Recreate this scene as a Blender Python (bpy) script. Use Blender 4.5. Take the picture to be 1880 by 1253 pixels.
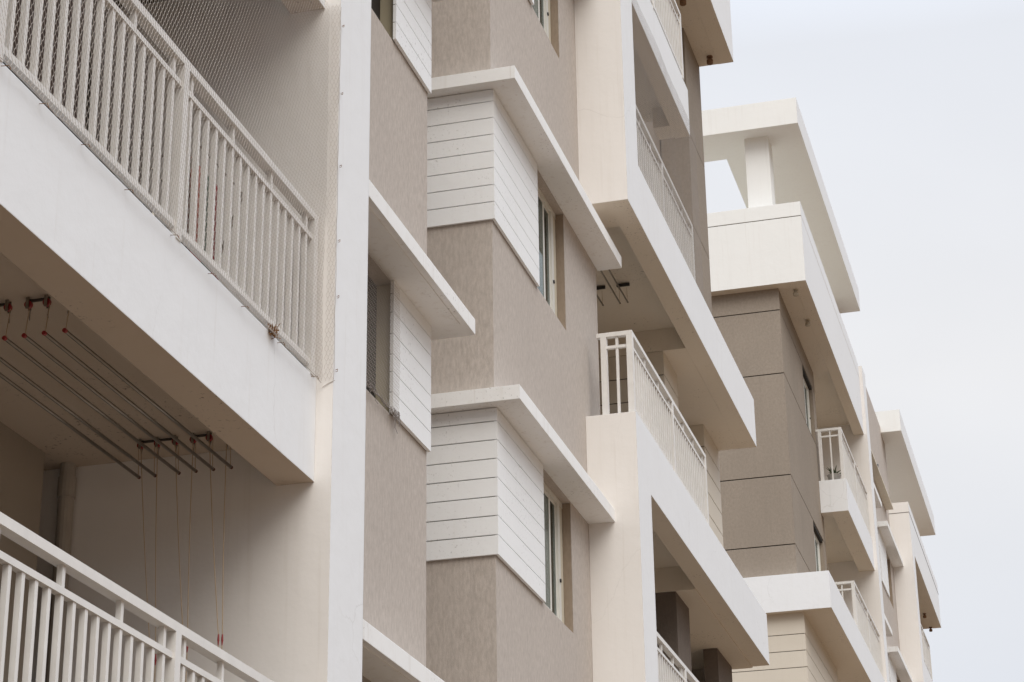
import bpy, bmesh, math, random
from mathutils import Vector, Matrix, noise

random.seed(7)
R = math.radians
for o in list(bpy.data.objects):
    bpy.data.objects.remove(o)
scene = bpy.context.scene
COL = scene.collection
Z0 = 11.02            # street level lies 11.02 m below the reference soffit (local z = 0)

# ------------------------------------------------------------------ camera
CAMX, CAMY, CAMZ, FPX = -16.06903, -4.32948, -9.42358, 3991.457
ROT = ((0.26863659, -0.96315317, -0.01305204),
       (0.36731615, 0.11495693, -0.92296465),
       (0.89045675, 0.24314785, 0.38466335))
cam_data = bpy.data.cameras.new("camera")
cam_data.sensor_fit = 'HORIZONTAL'
cam_data.sensor_width = 36.0
cam_data.lens = FPX / 1880.0 * 36.0
cam_data.clip_start = 0.1
cam_data.clip_end = 5000
cam = bpy.data.objects.new("camera", cam_data)
COL.objects.link(cam)
r0, r1, r2 = ROT
cam.matrix_world = Matrix(((r0[0], -r1[0], -r2[0], CAMX), (r0[1], -r1[1], -r2[1], CAMY),
                           (r0[2], -r1[2], -r2[2], CAMZ + Z0), (0, 0, 0, 1)))
scene.camera = cam

# ------------------------------------------------------------------ sky, sun, exposure
SUN_EL, SUN_AZ = 50.0, 236.0      # compass-like azimuth, measured from +Y towards +X
scene.view_settings.view_transform = 'Standard'
scene.view_settings.look = 'None'
scene.view_settings.exposure = 0.56
scene.view_settings.gamma = 1.0
w = bpy.data.worlds.new("World")
scene.world = w
w.use_nodes = True
nt = w.node_tree
for n in list(nt.nodes):
    nt.nodes.remove(n)
def wn(t, **k):
    n = nt.nodes.new(t)
    for a, b in k.items():
        setattr(n, a, b)
    return n
sky = wn('ShaderNodeTexSky', sky_type='NISHITA', sun_disc=False)
sky.sun_elevation = R(SUN_EL)
sky.sun_rotation = R(SUN_AZ)
sky.air_density, sky.dust_density, sky.ozone_density = 1.0, 3.0, 1.0
hs = wn('ShaderNodeHueSaturation')
hs.inputs['Saturation'].default_value = 0.25
nt.links.new(sky.outputs[0], hs.inputs['Color'])
tc = wn('ShaderNodeTexCoord')
sep = wn('ShaderNodeSeparateXYZ')
nt.links.new(tc.outputs['Generated'], sep.inputs[0])
# overcast dome: brighter towards the zenith, soft cloud structure
ramp = wn('ShaderNodeValToRGB')
ramp.color_ramp.elements[0].position = 0.0
ramp.color_ramp.elements[0].color = (0.30, 0.29, 0.28, 1)
ramp.color_ramp.elements[1].position = 1.0
ramp.color_ramp.elements[1].color = (1.6, 1.88, 2.3, 1)
for p, c in ((0.06, (0.34, 0.33, 0.32)), (0.22, (0.755, 0.785, 0.845)), (0.36, (0.868, 0.872, 0.892)), (0.50, (0.815, 0.842, 0.90)), (0.64, (1.22, 1.38, 1.66))):
    e = ramp.color_ramp.elements.new(p)
    e.color = (c[0], c[1], c[2], 1)
nt.links.new(sep.outputs['Z'], ramp.inputs[0])
mp = wn('ShaderNodeMapping')
mp.inputs['Scale'].default_value = (2.2, 2.2, 5.0)
nt.links.new(tc.outputs['Generated'], mp.inputs[0])
nz = wn('ShaderNodeTexNoise')
nz.inputs['Scale'].default_value = 1.6
nz.inputs['Detail'].default_value = 5
nz.inputs['Roughness'].default_value = 0.5
nt.links.new(mp.outputs[0], nz.inputs['Vector'])
mr = wn('ShaderNodeMapRange')
mr.inputs['From Min'].default_value = 0.3
mr.inputs['From Max'].default_value = 0.7
mr.inputs['To Min'].default_value = 9.6
mr.inputs['To Max'].default_value = 10.25
nt.links.new(nz.outputs[0], mr.inputs[0])
cl = wn('ShaderNodeVectorMath', operation='SCALE')
nt.links.new(ramp.outputs[0], cl.inputs[0])
nt.links.new(mr.outputs[0], cl.inputs['Scale'])
mixs = wn('ShaderNodeMix', data_type='RGBA')
mixs.inputs['Factor'].default_value = 0.93
nt.links.new(hs.outputs[0], mixs.inputs['A'])
nt.links.new(cl.outputs[0], mixs.inputs['B'])
# unseen low sky towards -y, dimmed below a soft edge to cut interior light
ny = wn('ShaderNodeMath', operation='MULTIPLY_ADD', use_clamp=True)
nt.links.new(sep.outputs['Y'], ny.inputs[0])
ny.inputs[1].default_value = -0.12
ny.inputs[2].default_value = 0.02
lift = wn('ShaderNodeMath', operation='SUBTRACT')
nt.links.new(sep.outputs['Z'], lift.inputs[0])
nt.links.new(ny.outputs[0], lift.inputs[1])
edge = wn('ShaderNodeMapRange', interpolation_type='SMOOTHSTEP')
edge.inputs['From Min'].default_value = -0.02
edge.inputs['From Max'].default_value = 0.14
nt.links.new(lift.outputs[0], edge.inputs[0])
sky_mix = wn('ShaderNodeMix', data_type='RGBA')
nt.links.new(edge.outputs[0], sky_mix.inputs['Factor'])
sky_mix.inputs['A'].default_value = (1.5, 1.3, 1.1, 1)
nt.links.new(mixs.outputs['Result'], sky_mix.inputs['B'])
bg = wn('ShaderNodeBackground')
bg.inputs['Strength'].default_value = 0.070
nt.links.new(sky_mix.outputs['Result'], bg.inputs['Color'])
wo = wn('ShaderNodeOutputWorld')
nt.links.new(bg.outputs[0], wo.inputs[0])

sl = bpy.data.lights.new("sun", 'SUN')
sl.energy = 1.5
sl.angle = R(50)
sl.color = (1.0, 0.91, 0.77)
sun = bpy.data.objects.new("sun", sl)
COL.objects.link(sun)
sd = Vector((math.sin(R(SUN_AZ)) * math.cos(R(SUN_EL)), math.cos(R(SUN_AZ)) * math.cos(R(SUN_EL)), math.sin(R(SUN_EL))))
sun.rotation_euler = sd.to_track_quat('Z', 'Y').to_euler()
sun.location = (-30, -30, 60)

try:
    scene.cycles.max_bounces = 10
    scene.cycles.diffuse_bounces = 6
    scene.cycles.transparent_max_bounces = 16
except Exception:
    pass

# ------------------------------------------------------------------ materials
def new_mat(name):
    m = bpy.data.materials.new(name)
    m.use_nodes = True
    t = m.node_tree
    b = t.nodes['Principled BSDF']
    return m, t, b

def N(t, typ, **k):
    n = t.nodes.new(typ)
    for a, v in k.items():
        setattr(n, a, v)
    return n

def noise_fac(t, scale, vec_scale=(1, 1, 1), detail=4, rough=0.55, lo=0.35, hi=0.65):
    tcn = N(t, 'ShaderNodeTexCoord')
    mpn = N(t, 'ShaderNodeMapping')
    geo = N(t, 'ShaderNodeNewGeometry')
    mpn.inputs['Scale'].default_value = vec_scale
    t.links.new(geo.outputs['Position'], mpn.inputs[0])
    nn = N(t, 'ShaderNodeTexNoise')
    nn.inputs['Scale'].default_value = scale
    nn.inputs['Detail'].default_value = detail
    nn.inputs['Roughness'].default_value = rough
    t.links.new(mpn.outputs[0], nn.inputs['Vector'])
    m = N(t, 'ShaderNodeMapRange')
    m.inputs['From Min'].default_value = lo
    m.inputs['From Max'].default_value = hi
    t.links.new(nn.outputs[0], m.inputs[0])
    t.nodes.remove(tcn)
    return m.outputs[0]

def mixc(t, fac, a, b, mode='MIX'):
    m = N(t, 'ShaderNodeMix', data_type='RGBA', blend_type=mode)
    for s, v in (('A', a), ('B', b)):
        if isinstance(v, tuple):
            m.inputs[s].default_value = (v[0], v[1], v[2], 1)
        else:
            t.links.new(v, m.inputs[s])
    if isinstance(fac, float):
        m.inputs['Factor'].default_value = fac
    else:
        t.links.new(fac, m.inputs['Factor'])
    return m.outputs['Result']

def mul(t, a, k):
    m = N(t, 'ShaderNodeMath', operation='MULTIPLY')
    t.links.new(a, m.inputs[0])
    m.inputs[1].default_value = k
    return m.outputs[0]

def bump(t, b, h, strength=0.3, dist=0.01, bevel=0.0):
    n = N(t, 'ShaderNodeBump')
    n.inputs['Strength'].default_value = strength
    n.inputs['Distance'].default_value = dist
    t.links.new(h, n.inputs['Height'])
    if bevel > 0:
        bv = N(t, 'ShaderNodeBevel', samples=4)
        bv.inputs['Radius'].default_value = bevel
        t.links.new(bv.outputs[0], n.inputs['Normal'])
    t.links.new(n.outputs[0], b.inputs['Normal'])

def painted(name, col, dirt=(0.45, 0.38, 0.30), dirt_amt=0.14, rough=0.75, bevel=0.008, specks=0.0, cracks=0.0):
    """roller-painted render: broad faint mottling, thin rain streaks, optional mould specks"""
    m, t, b = new_mat(name)
    big = noise_fac(t, 0.9, detail=5, lo=0.3, hi=0.72)
    streak = noise_fac(t, 3.0, (3.5, 3.5, 0.22), detail=6, rough=0.6, lo=0.56, hi=0.8)
    c1 = mixc(t, mul(t, big, 0.5), col, tuple(v * 0.95 for v in col))
    c2 = mixc(t, mul(t, streak, dirt_amt), c1, dirt)
    if specks > 0:
        sp = noise_fac(t, 38.0, detail=3, rough=0.7, lo=0.60, hi=0.69)
        zone = noise_fac(t, 1.7, detail=3, lo=0.48, hi=0.62)
        mm = N(t, 'ShaderNodeMath', operation='MULTIPLY')
        t.links.new(sp, mm.inputs[0]); t.links.new(zone, mm.inputs[1])
        c2 = mixc(t, mul(t, mm.outputs[0], specks), c2, (0.12, 0.09, 0.07))
    run = noise_fac(t, 14.0, (1.6, 1.6, 0.06), detail=3, rough=0.5, lo=0.62, hi=0.78)
    c2 = mixc(t, mul(t, run, dirt_amt * 1.3), c2, dirt)
    geo = N(t, 'ShaderNodeNewGeometry')
    wv = N(t, 'ShaderNodeTexNoise')
    wv.inputs['Scale'].default_value = 2.2
    wv.inputs['Detail'].default_value = 6
    t.links.new(geo.outputs['Position'], wv.inputs['Vector'])
    ad = N(t, 'ShaderNodeVectorMath', operation='MULTIPLY_ADD')
    t.links.new(wv.outputs['Color'], ad.inputs[0])
    ad.inputs[1].default_value = (0.5, 0.5, 0.5)
    t.links.new(geo.outputs['Position'], ad.inputs[2])
    vo = N(t, 'ShaderNodeTexVoronoi', feature='DISTANCE_TO_EDGE')
    vo.inputs['Scale'].default_value = 0.55
    t.links.new(ad.outputs[0], vo.inputs['Vector'])
    ck = N(t, 'ShaderNodeMapRange')
    ck.inputs['From Min'].default_value = 0.0
    ck.inputs['From Max'].default_value = 0.0035
    ck.inputs['To Min'].default_value = 1.0
    ck.inputs['To Max'].default_value = 0.0
    t.links.new(vo.outputs['Distance'], ck.inputs[0])
    zone2 = noise_fac(t, 0.7, detail=2, lo=0.50, hi=0.60)
    cm = N(t, 'ShaderNodeMath', operation='MULTIPLY')
    t.links.new(ck.outputs[0], cm.inputs[0]); t.links.new(zone2, cm.inputs[1])
    c2 = mixc(t, mul(t, cm.outputs[0], cracks), c2, tuple(v * 0.45 for v in dirt))
    t.links.new(c2, b.inputs['Base Color'])
    b.inputs['Roughness'].default_value = rough
    b.inputs['Specular IOR Level'].default_value = 0.25
    wob = noise_fac(t, 5.0, detail=6, lo=0.0, hi=1.0)
    bump(t, b, wob, 0.35, 0.012, bevel)
    return m

def plaster(name, col, dark, comb=True):
    """trowelled texture coat: fine vertical combing, grain and patchy weathering"""
    m, t, b = new_mat(name)
    grain = noise_fac(t, 42.0 if comb else 26.0, (1, 1, 0.3 if comb else 0.8), detail=5, rough=0.75, lo=0.36, hi=0.66)
    fine = noise_fac(t, 160.0, detail=2, lo=0.3, hi=0.7)
    patch = noise_fac(t, 1.1, (1, 1, 0.55), detail=5, lo=0.3, hi=0.72)
    drip = noise_fac(t, 4.0, (3.0, 3.0, 0.18), detail=5, lo=0.55, hi=0.8)
    c = mixc(t, mul(t, grain, 0.75), col, dark)
    c = mixc(t, mul(t, patch, 0.38 if comb else 0.6), c, tuple(v * 0.74 for v in col))
    c = mixc(t, mul(t, drip, 0.28), c, tuple(v * 0.62 for v in col))
    t.links.new(c, b.inputs['Base Color'])
    b.inputs['Roughness'].default_value = 0.92
    b.inputs['Specular IOR Level'].default_value = 0.15
    hh = N(t, 'ShaderNodeMath', operation='ADD')
    t.links.new(grain, hh.inputs[0]); t.links.new(mul(t, fine, 0.5), hh.inputs[1])
    bump(t, b, hh.outputs[0], 0.22, 0.005, 0.006)
    return m

def plain(name, col, rough=0.5, metal=0.0, var=0.12, scale=12.0):
    m, t, b = new_mat(name)
    f = noise_fac(t, scale, detail=4, lo=0.3, hi=0.7)
    c = mixc(t, mul(t, f, 1.0), col, tuple(v * (1 - var) for v in col))
    t.links.new(c, b.inputs['Base Color'])
    b.inputs['Roughness'].default_value = rough
    b.inputs['Metallic'].default_value = metal
    return m

WHITE = painted('white_wall_paint', (0.82, 0.83, 0.842), dirt_amt=0.08, cracks=0.16)
CREAMW = painted('cream_white_return', (0.80, 0.772, 0.742), dirt_amt=0.10, cracks=0.16)
INNERC = painted('shaded_ceiling_paint', (0.58, 0.487, 0.395), dirt_amt=0.08, specks=0.8)  # ceiling shade is mixed into this base colour
ROOFW = painted('roof_white_paint', (0.84, 0.832, 0.80), dirt_amt=0.10)
SOFFIT = painted('shaded_soffit_paint', (0.72, 0.65, 0.555), dirt_amt=0.08, specks=0.75)  # white paint darkened and warmed, so soffit shade sits in the colour
CREAM = painted('cream_wall_paint', (0.66, 0.60, 0.51), dirt_amt=0.10)
CLAD = painted('cladding_board_paint', (0.88, 0.89, 0.895), dirt_amt=0.05, rough=0.6, bevel=0.003, specks=0.4)
TAUPE = plaster('taupe_texture_plaster', (0.59, 0.529, 0.478), (0.38, 0.335, 0.295))
DARKT = plaster('dark_taupe_plaster', (0.35, 0.296, 0.242), (0.26, 0.218, 0.176), comb=False)
SHADOWGAP = plain('joint_gap_mortar', (0.10, 0.085, 0.07), 0.95)
RAIL = plain('white_enamel_steel', (0.76, 0.74, 0.71), 0.42, 0.0, 0.10, 9.0)
ALU = plain('window_frame_enamel', (0.74, 0.73, 0.68), 0.4, 0.0, 0.08)
REVEAL = painted('window_reveal_paint', (0.46, 0.41, 0.30), dirt_amt=0.2)
BROWNREV = plaster('brown_reveal_plaster', (0.36, 0.29, 0.225), (0.28, 0.22, 0.17))
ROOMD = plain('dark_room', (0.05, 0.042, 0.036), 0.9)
STEEL = plain('brushed_steel', (0.30, 0.27, 0.235), 0.28, 0.9, 0.15, 30)
REDPL = plain('red_plastic', (0.30, 0.018, 0.02), 0.4)
DULLRED = plain('faded_red_plastic', (0.16, 0.07, 0.05), 0.6)
BLACKP = plain('black_plastic', (0.02, 0.02, 0.02), 0.5)
CORD = plain('beige_cord', (0.50, 0.37, 0.24), 0.8)
NETM = plain('net_twine', (0.50, 0.45, 0.41), 0.6)
DARKCEIL = plain('deep_shade_ceiling', (0.085, 0.06, 0.045), 0.7, 0, 0.3, 8)  # near-black colour stands in for shade under the upper ceiling
JOINT = plain('deep_joint', (0.03, 0.025, 0.02), 0.95)
ROOFTILE = plain('pale_bounce_screed', (0.72, 0.66, 0.55), 0.9)
DARKFR = plain('dark_brown_frame', (0.045, 0.035, 0.028), 0.6)
LOWP = plaster('shaded_brown_plaster', (0.20, 0.165, 0.14), (0.15, 0.125, 0.105), comb=False)  # darker copy of the brown plaster, deep shade put into its colour
NETD = plain('weathered_net_twine', (0.30, 0.27, 0.255), 0.7)
INNER = painted('shaded_wall_paint', (0.36, 0.31, 0.255), dirt_amt=0.12)  # wall paint darkened to carry the shade inside the balconies
FLOOR = plain('floor_tile', (0.14, 0.115, 0.095), 0.5)
RUST = plain('rusty_metal', (0.28, 0.16, 0.09), 0.8, 0.2, 0.4)
TWIG = plain('dry_twigs', (0.33, 0.17, 0.07), 0.9, 0, 0.5, 40)
LAMPB = plain('lamp_housing', (0.50, 0.45, 0.36), 0.55)
POTM = plain('glazed_pot', (0.45, 0.42, 0.38), 0.4)
TERRA = plain('terracotta', (0.36, 0.20, 0.11), 0.8)
LEAF = plain('leaf_green', (0.07, 0.10, 0.035), 0.55, 0, 0.4, 25)
PIPE = plain('grey_pvc_pipe', (0.42, 0.38, 0.33), 0.6)

def glass_mat():
    m, t, b = new_mat('window_glass')
    out = t.nodes['Material Output']
    t.nodes.remove(b)
    tr = N(t, 'ShaderNodeBsdfTransparent')
    tr.inputs[0].default_value = (0.72, 0.76, 0.74, 1)
    gl = N(t, 'ShaderNodeBsdfGlossy')
    gl.inputs['Roughness'].default_value = 0.03
    gl.inputs[0].default_value = (0.85, 0.88, 0.9, 1)
    fr = N(t, 'ShaderNodeFresnel')
    fr.inputs[0].default_value = 1.5
    ms = N(t, 'ShaderNodeMixShader')
    t.links.new(mul(t, fr.outputs[0], 0.6), ms.inputs[0])
    t.links.new(tr.outputs[0], ms.inputs[1])
    t.links.new(gl.outputs[0], ms.inputs[2])
    t.links.new(ms.outputs[0], out.inputs[0])
    return m
GLASS = glass_mat()

def cloth(name, col):
    m, t, b = new_mat(name)
    f = noise_fac(t, 20.0, detail=5, lo=0.3, hi=0.7)
    c = mixc(t, f, col, tuple(v * 0.6 for v in col))
    t.links.new(c, b.inputs['Base Color'])
    b.inputs['Roughness'].default_value = 0.95
    return m
CURTAIN = cloth('curtain_cloth', (0.20, 0.185, 0.16))
JAMB = painted('window_jamb_paint', (0.62, 0.565, 0.45), dirt_amt=0.2)

def ground_mat():
    m, t, b = new_mat('earth_and_paving')
    big = noise_fac(t, 0.08, detail=6, lo=0.35, hi=0.65)
    sm = noise_fac(t, 2.5, detail=6, lo=0.3, hi=0.7)
    c = mixc(t, big, (0.215, 0.14, 0.082), (0.165, 0.11, 0.066))
    c = mixc(t, mul(t, sm, 0.4), c, (0.12, 0.09, 0.065))
    t.links.new(c, b.inputs['Base Color'])
    b.inputs['Roughness'].default_value = 0.95
    bump(t, b, sm, 0.4, 0.03)
    return m
GROUND = ground_mat()
PAVING = painted('concrete_paving', (0.24, 0.18, 0.125), dirt_amt=0.2, rough=0.9, bevel=0)

# ------------------------------------------------------------------ mesh helpers (local z; Z0 is added on build)
class MB:
    def __init__(s):
        s.v, s.f, s.b = [], [], []
    def _add(s, vs, fs):
        n = len(s.v)
        s.v += vs
        s.f += [tuple(i + n for i in f) for f in fs]
        return s
    def box(s, x0, x1, y0, y1, z0, z1):
        x0, x1 = min(x0, x1), max(x0, x1); y0, y1 = min(y0, y1), max(y0, y1); z0, z1 = min(z0, z1), max(z0, z1)
        s.b.append((x0, x1, y0, y1, z0, z1))
        return s._add([(x0, y0, z0), (x1, y0, z0), (x1, y1, z0), (x0, y1, z0), (x0, y0, z1), (x1, y0, z1), (x1, y1, z1), (x0, y1, z1)],
                      [(0, 3, 2, 1), (4, 5, 6, 7), (0, 1, 5, 4), (1, 2, 6, 5), (2, 3, 7, 6), (3, 0, 4, 7)])
    def prism_xz(s, poly, y0, y1):
        """poly counter-clockwise in (x, z) as seen from -y; extruded from y0 to y1"""
        n = len(poly)
        vs = [(x, y0, z) for x, z in poly] + [(x, y1, z) for x, z in poly]
        fs = [tuple(range(n)), tuple(range(2 * n - 1, n - 1, -1))]
        for i in range(n):
            j = (i + 1) % n
            fs.append((i, i + n, j + n, j))
        return s._add(vs, fs)
    def prism_xy(s, poly, z0, z1):
        n = len(poly)
        vs = [(x, y, z0) for x, y in poly] + [(x, y, z1) for x, y in poly]
        fs = [tuple(range(n - 1, -1, -1)), tuple(range(n, 2 * n))]
        for i in range(n):
            j = (i + 1) % n
            fs.append((i, j, j + n, i + n))
        return s._add(vs, fs)
    def tube(s, a, b, r, n=8, r2=None):
        a, b = Vector(a), Vector(b)
        r2 = r if r2 is None else r2
        d = (b - a).normalized()
        u = d.orthogonal().normalized()
        w_ = d.cross(u)
        vs = []
        for p, rr in ((a, r), (b, r2)):
            for i in range(n):
                an = 2 * math.pi * i / n
                q = p + (u * math.cos(an) + w_ * math.sin(an)) * rr
                vs.append((q.x, q.y, q.z))
        fs = [tuple(range(n - 1, -1, -1)), tuple(range(n, 2 * n))]
        for i in range(n):
            j = (i + 1) % n
            fs.append((i, j, j + n, i + n))
        return s._add(vs, fs)
    def path(s, pts, r, n=5):
        for a, b in zip(pts, pts[1:]):
            if (Vector(a) - Vector(b)).length > 1e-5:
                s.tube(a, b, r, n)
        return s
    def lathe(s, cx, cy, prof, n=20):
        """prof: list of (radius, z) from bottom to top"""
        vs, fs = [], []
        for r_, z in prof:
            for i in range(n):
                a = 2 * math.pi * i / n
                vs.append((cx + r_ * math.cos(a), cy + r_ * math.sin(a), z))
        for k in range(len(prof) - 1):
            for i in range(n):
                j = (i + 1) % n
                fs.append((k * n + i, k * n + j, (k + 1) * n + j, (k + 1) * n + i))
        fs.append(tuple(range(n - 1, -1, -1)))
        m = len(prof) - 1
        fs.append(tuple(m * n + i for i in range(n)))
        return s._add(vs, fs)

def joined(boxes):
    """touching boxes become one closed surface: shared faces vanish, no seams"""
    ax = [sorted({round(b[2 * a + i], 5) for b in boxes for i in (0, 1)}) for a in range(3)]
    ix = [{v: i for i, v in enumerate(a)} for a in ax]
    occ = set()
    for b in boxes:
        r = [range(ix[a][round(b[2 * a], 5)], ix[a][round(b[2 * a + 1], 5)]) for a in range(3)]
        for i in r[0]:
            for j in r[1]:
                for k in r[2]:
                    occ.add((i, j, k))
    vid, vs, fs = {}, [], []
    def V(i, j, k):
        if (i, j, k) not in vid:
            vid[(i, j, k)] = len(vs)
            vs.append((ax[0][i], ax[1][j], ax[2][k]))
        return vid[(i, j, k)]
    sides = (((-1, 0, 0), ((0, 0, 0), (0, 0, 1), (0, 1, 1), (0, 1, 0))), ((1, 0, 0), ((1, 0, 0), (1, 1, 0), (1, 1, 1), (1, 0, 1))),
             ((0, -1, 0), ((0, 0, 0), (1, 0, 0), (1, 0, 1), (0, 0, 1))), ((0, 1, 0), ((0, 1, 0), (0, 1, 1), (1, 1, 1), (1, 1, 0))),
             ((0, 0, -1), ((0, 0, 0), (0, 1, 0), (1, 1, 0), (1, 0, 0))), ((0, 0, 1), ((0, 0, 1), (1, 0, 1), (1, 1, 1), (0, 1, 1))))
    for (i, j, k) in occ:
        for d, c in sides:
            if (i + d[0], j + d[1], k + d[2]) not in occ:
                fs.append(tuple(V(i + a, j + b, k + e) for a, b, e in c))
    return vs, fs

def origin_of(o):
    v = Vector((0, 0, 0))
    while o is not None:
        v += Vector(o.location)
        o = o.parent
    return v

def obj(name, mb, mat, parent=None, smooth=False, at=None, side=None, under=None):
    """links one mesh object; vertices are stored relative to its parent's (or its own) origin"""
    base = origin_of(parent) if parent else (Vector((at[0], at[1], at[2] + Z0)) if at else Vector((0, 0, 0)))
    if 1 < len(mb.b) <= 26 and len(mb.b) * 8 == len(mb.v):
        mb.v, mb.f = joined(mb.b)
    me = bpy.data.meshes.new(name)
    me.from_pydata([(x - base.x, y - base.y, z + Z0 - base.z) for x, y, z in mb.v], [], mb.f)
    me.update()
    me.materials.append(mat)
    if side:                               # the return faces (towards -x) take a second, creamier colour
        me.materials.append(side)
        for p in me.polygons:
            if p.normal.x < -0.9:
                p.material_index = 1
    if under:                              # undersides take their own tone; the soffit tones have shade painted in
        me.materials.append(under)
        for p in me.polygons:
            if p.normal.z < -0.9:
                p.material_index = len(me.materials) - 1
    if smooth:
        for p in me.polygons:
            p.use_smooth = True
    o = bpy.data.objects.new(name, me)
    COL.objects.link(o)
    if parent:
        o.parent = parent
    elif at:
        o.location = base
    return o

def tag(o, label=None, cat=None, group=None, kind=None):
    for k, v in (('label', label), ('category', cat), ('group', group), ('kind', kind)):
        if v:
            o[k] = v
    return o

def thing(name, label, cat, base, group=None):
    o = bpy.data.objects.new(name, None)
    COL.objects.link(o)
    o.location = (base[0], base[1], base[2] + Z0)
    o.empty_display_size = 0.3
    return tag(o, label, cat, group)

# ------------------------------------------------------------------ ground
g = MB()._add([(-900, -900, -Z0), (900, -900, -Z0), (900, 900, -Z0), (-900, 900, -Z0)], [(0, 1, 2, 3)])
tag(obj('ground', g, GROUND), kind='structure')
g = MB().box(-14, 48, -2.4, -0.45, -Z0 + 0.004, -Z0 + 0.13)
tag(obj('pavement', g, PAVING), kind='structure')

ZB = -Z0 + 0.02       # feet of the walls

# ------------------------------------------------------------------ repeated building pieces
def boards(x0, x1, y0, y1, zs, gap=0.0065, axis='front', inset=0.008):
    """horizontal boards between the joint heights zs (descending), over a recessed backing"""
    m = MB()
    for a, b in zip(zs, zs[1:]):
        top = a - (gap / 2 if a != zs[0] else 0)
        bot = b + (gap / 2 if b != zs[-1] else 0)
        m.box(x0, x1, y0, y1, bot, top)
    return m

def slider_window(B, x0, x1, z0, z1, yf, mull, pane_r, frame_r, curtain=True):
    """two-track sliding window: outer frame as the part; sashes, panes, curtain and latch below it"""
    m = MB()
    d = 0.07
    m.box(x0, x1, yf, yf + d, z1 - 0.05, z1)              # head
    m.box(x0, x1, yf, yf + d, z0, z0 + 0.045)             # sill track
    m.box(x0, x0 + 0.05, yf, yf + d, z0 + 0.045, z1 - 0.05)
    m.box(frame_r, frame_r + 0.075, yf, yf + d, z0 + 0.045, z1 - 0.05)
    wdw = obj('window', m, ALU, B)
    za, zb = z0 + 0.047, z1 - 0.052
    if x1 - frame_r > 0.09:
        obj('jamb', MB().box(frame_r + 0.0755, x1, yf + 0.004, yf + d, za, zb), JAMB, wdw)
    def sash(xa, xb, y, st):
        s = MB()
        s.box(xa, xa + st, y, y + 0.018, za, zb).box(xb - st, xb, y, y + 0.018, za, zb)
        s.box(xa + st, xb - st, y, y + 0.018, za, za + st).box(xa + st, xb - st, y, y + 0.018, zb - st, zb)
        obj('sash', s, ALU, wdw)
        obj('pane', MB().box(xa + st, xb - st, y + 0.003, y + 0.006, za + st, zb - st), GLASS, wdw)
    sash(x0 + 0.052, mull + 0.08, yf + 0.002, 0.05)
    sash(mull + 0.02, frame_r - 0.001, yf + 0.0205, 0.03)
    obj('latch', MB().tube((frame_r + 0.04, yf - 0.012, za + 0.42), (frame_r + 0.04, yf + 0.001, za + 0.42), 0.018, 10), BLACKP, wdw)
    if curtain:
        c = MB()
        n = 70
        vs = []
        for i in range(n + 1):
            x = x0 + 0.06 + (x1 - x0 - 0.12) * i / n
            y = yf + 0.11 + 0.022 * math.sin(i * 1.25) + 0.01 * math.sin(i * 0.37)
            vs += [(x, y, za), (x, y, zb)]
        c._add(vs, [(2 * i, 2 * i + 2, 2 * i + 3, 2 * i + 1) for i in range(n)])
        obj('curtain', c, CURTAIN, wdw)
    return wdw

def bay_skin(B, x0, x1, yf, yb, levels, win, ztop, zbot, mat, extra):
    """texture-coated bay wall with one window hole per level; win = (wx0, wx1, dz0, dz1)"""
    m = MB()
    wx0, wx1, dz0, dz1 = win
    edges = sorted(levels)
    z = zbot
    for k in edges:
        a, b = k + dz0, k + dz1
        m.box(x0, x1, yf, yb, z, a)
        m.box(x0, wx0, yf, yb, a, b)
        m.box(wx1, x1, yf, yb, a, b)
        z = b
    m.box(x0, x1, yf, yb, z, ztop)
    for e in extra:
        m.box(*e)
    return obj('wall', m, mat, B)

def sunshade_left(B, X0, xr, y0, yb, z):
    """flat concrete shade on a bay that ends at a free right corner, with a drip lip near its end"""
    m = MB().box(X0, xr, y0, yb, z, z + 0.125)
    m.box(xr - 0.30, xr, yb, yb + 1.6, z, z + 0.125)
    m.box(X0, xr - 0.24, y0 + 0.05, yb, z - 0.006, z)
    return obj('sunshade', m, SHADE, B)

def sunshade_right(B, x0, xs, xr, y0, yb, z):
    m = MB().prism_xy([(x0, y0), (xr, y0), (xr, yb), (xs, yb), (xs, yb + 2.2), (x0, yb + 2.2)], z, z + 0.125)
    return obj('sunshade', m, SHADE, B)

SHADE = painted('sunshade_paint', (0.88, 0.878, 0.868), dirt_amt=0.25, specks=0.5)

def grooved(m, x0, x1, y0, y1, z0, z1, joints, gap=0.014, inset=0.012):
    """solid block with recessed horizontal joints at the given heights; returns (block, core)"""
    core = MB().box(x0 + inset, x1 - inset, y0 + inset, y1, z0 + 0.002, z1 - 0.002)
    zs = [z1] + sorted([j for j in joints if z0 < j < z1], reverse=True) + [z0]
    for a, b in zip(zs, zs[1:]):
        m.box(x0, x1, y0, y1, b + (gap / 2 if b != z0 else 0), a - (gap / 2 if a != z1 else 0))
    return core

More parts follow.
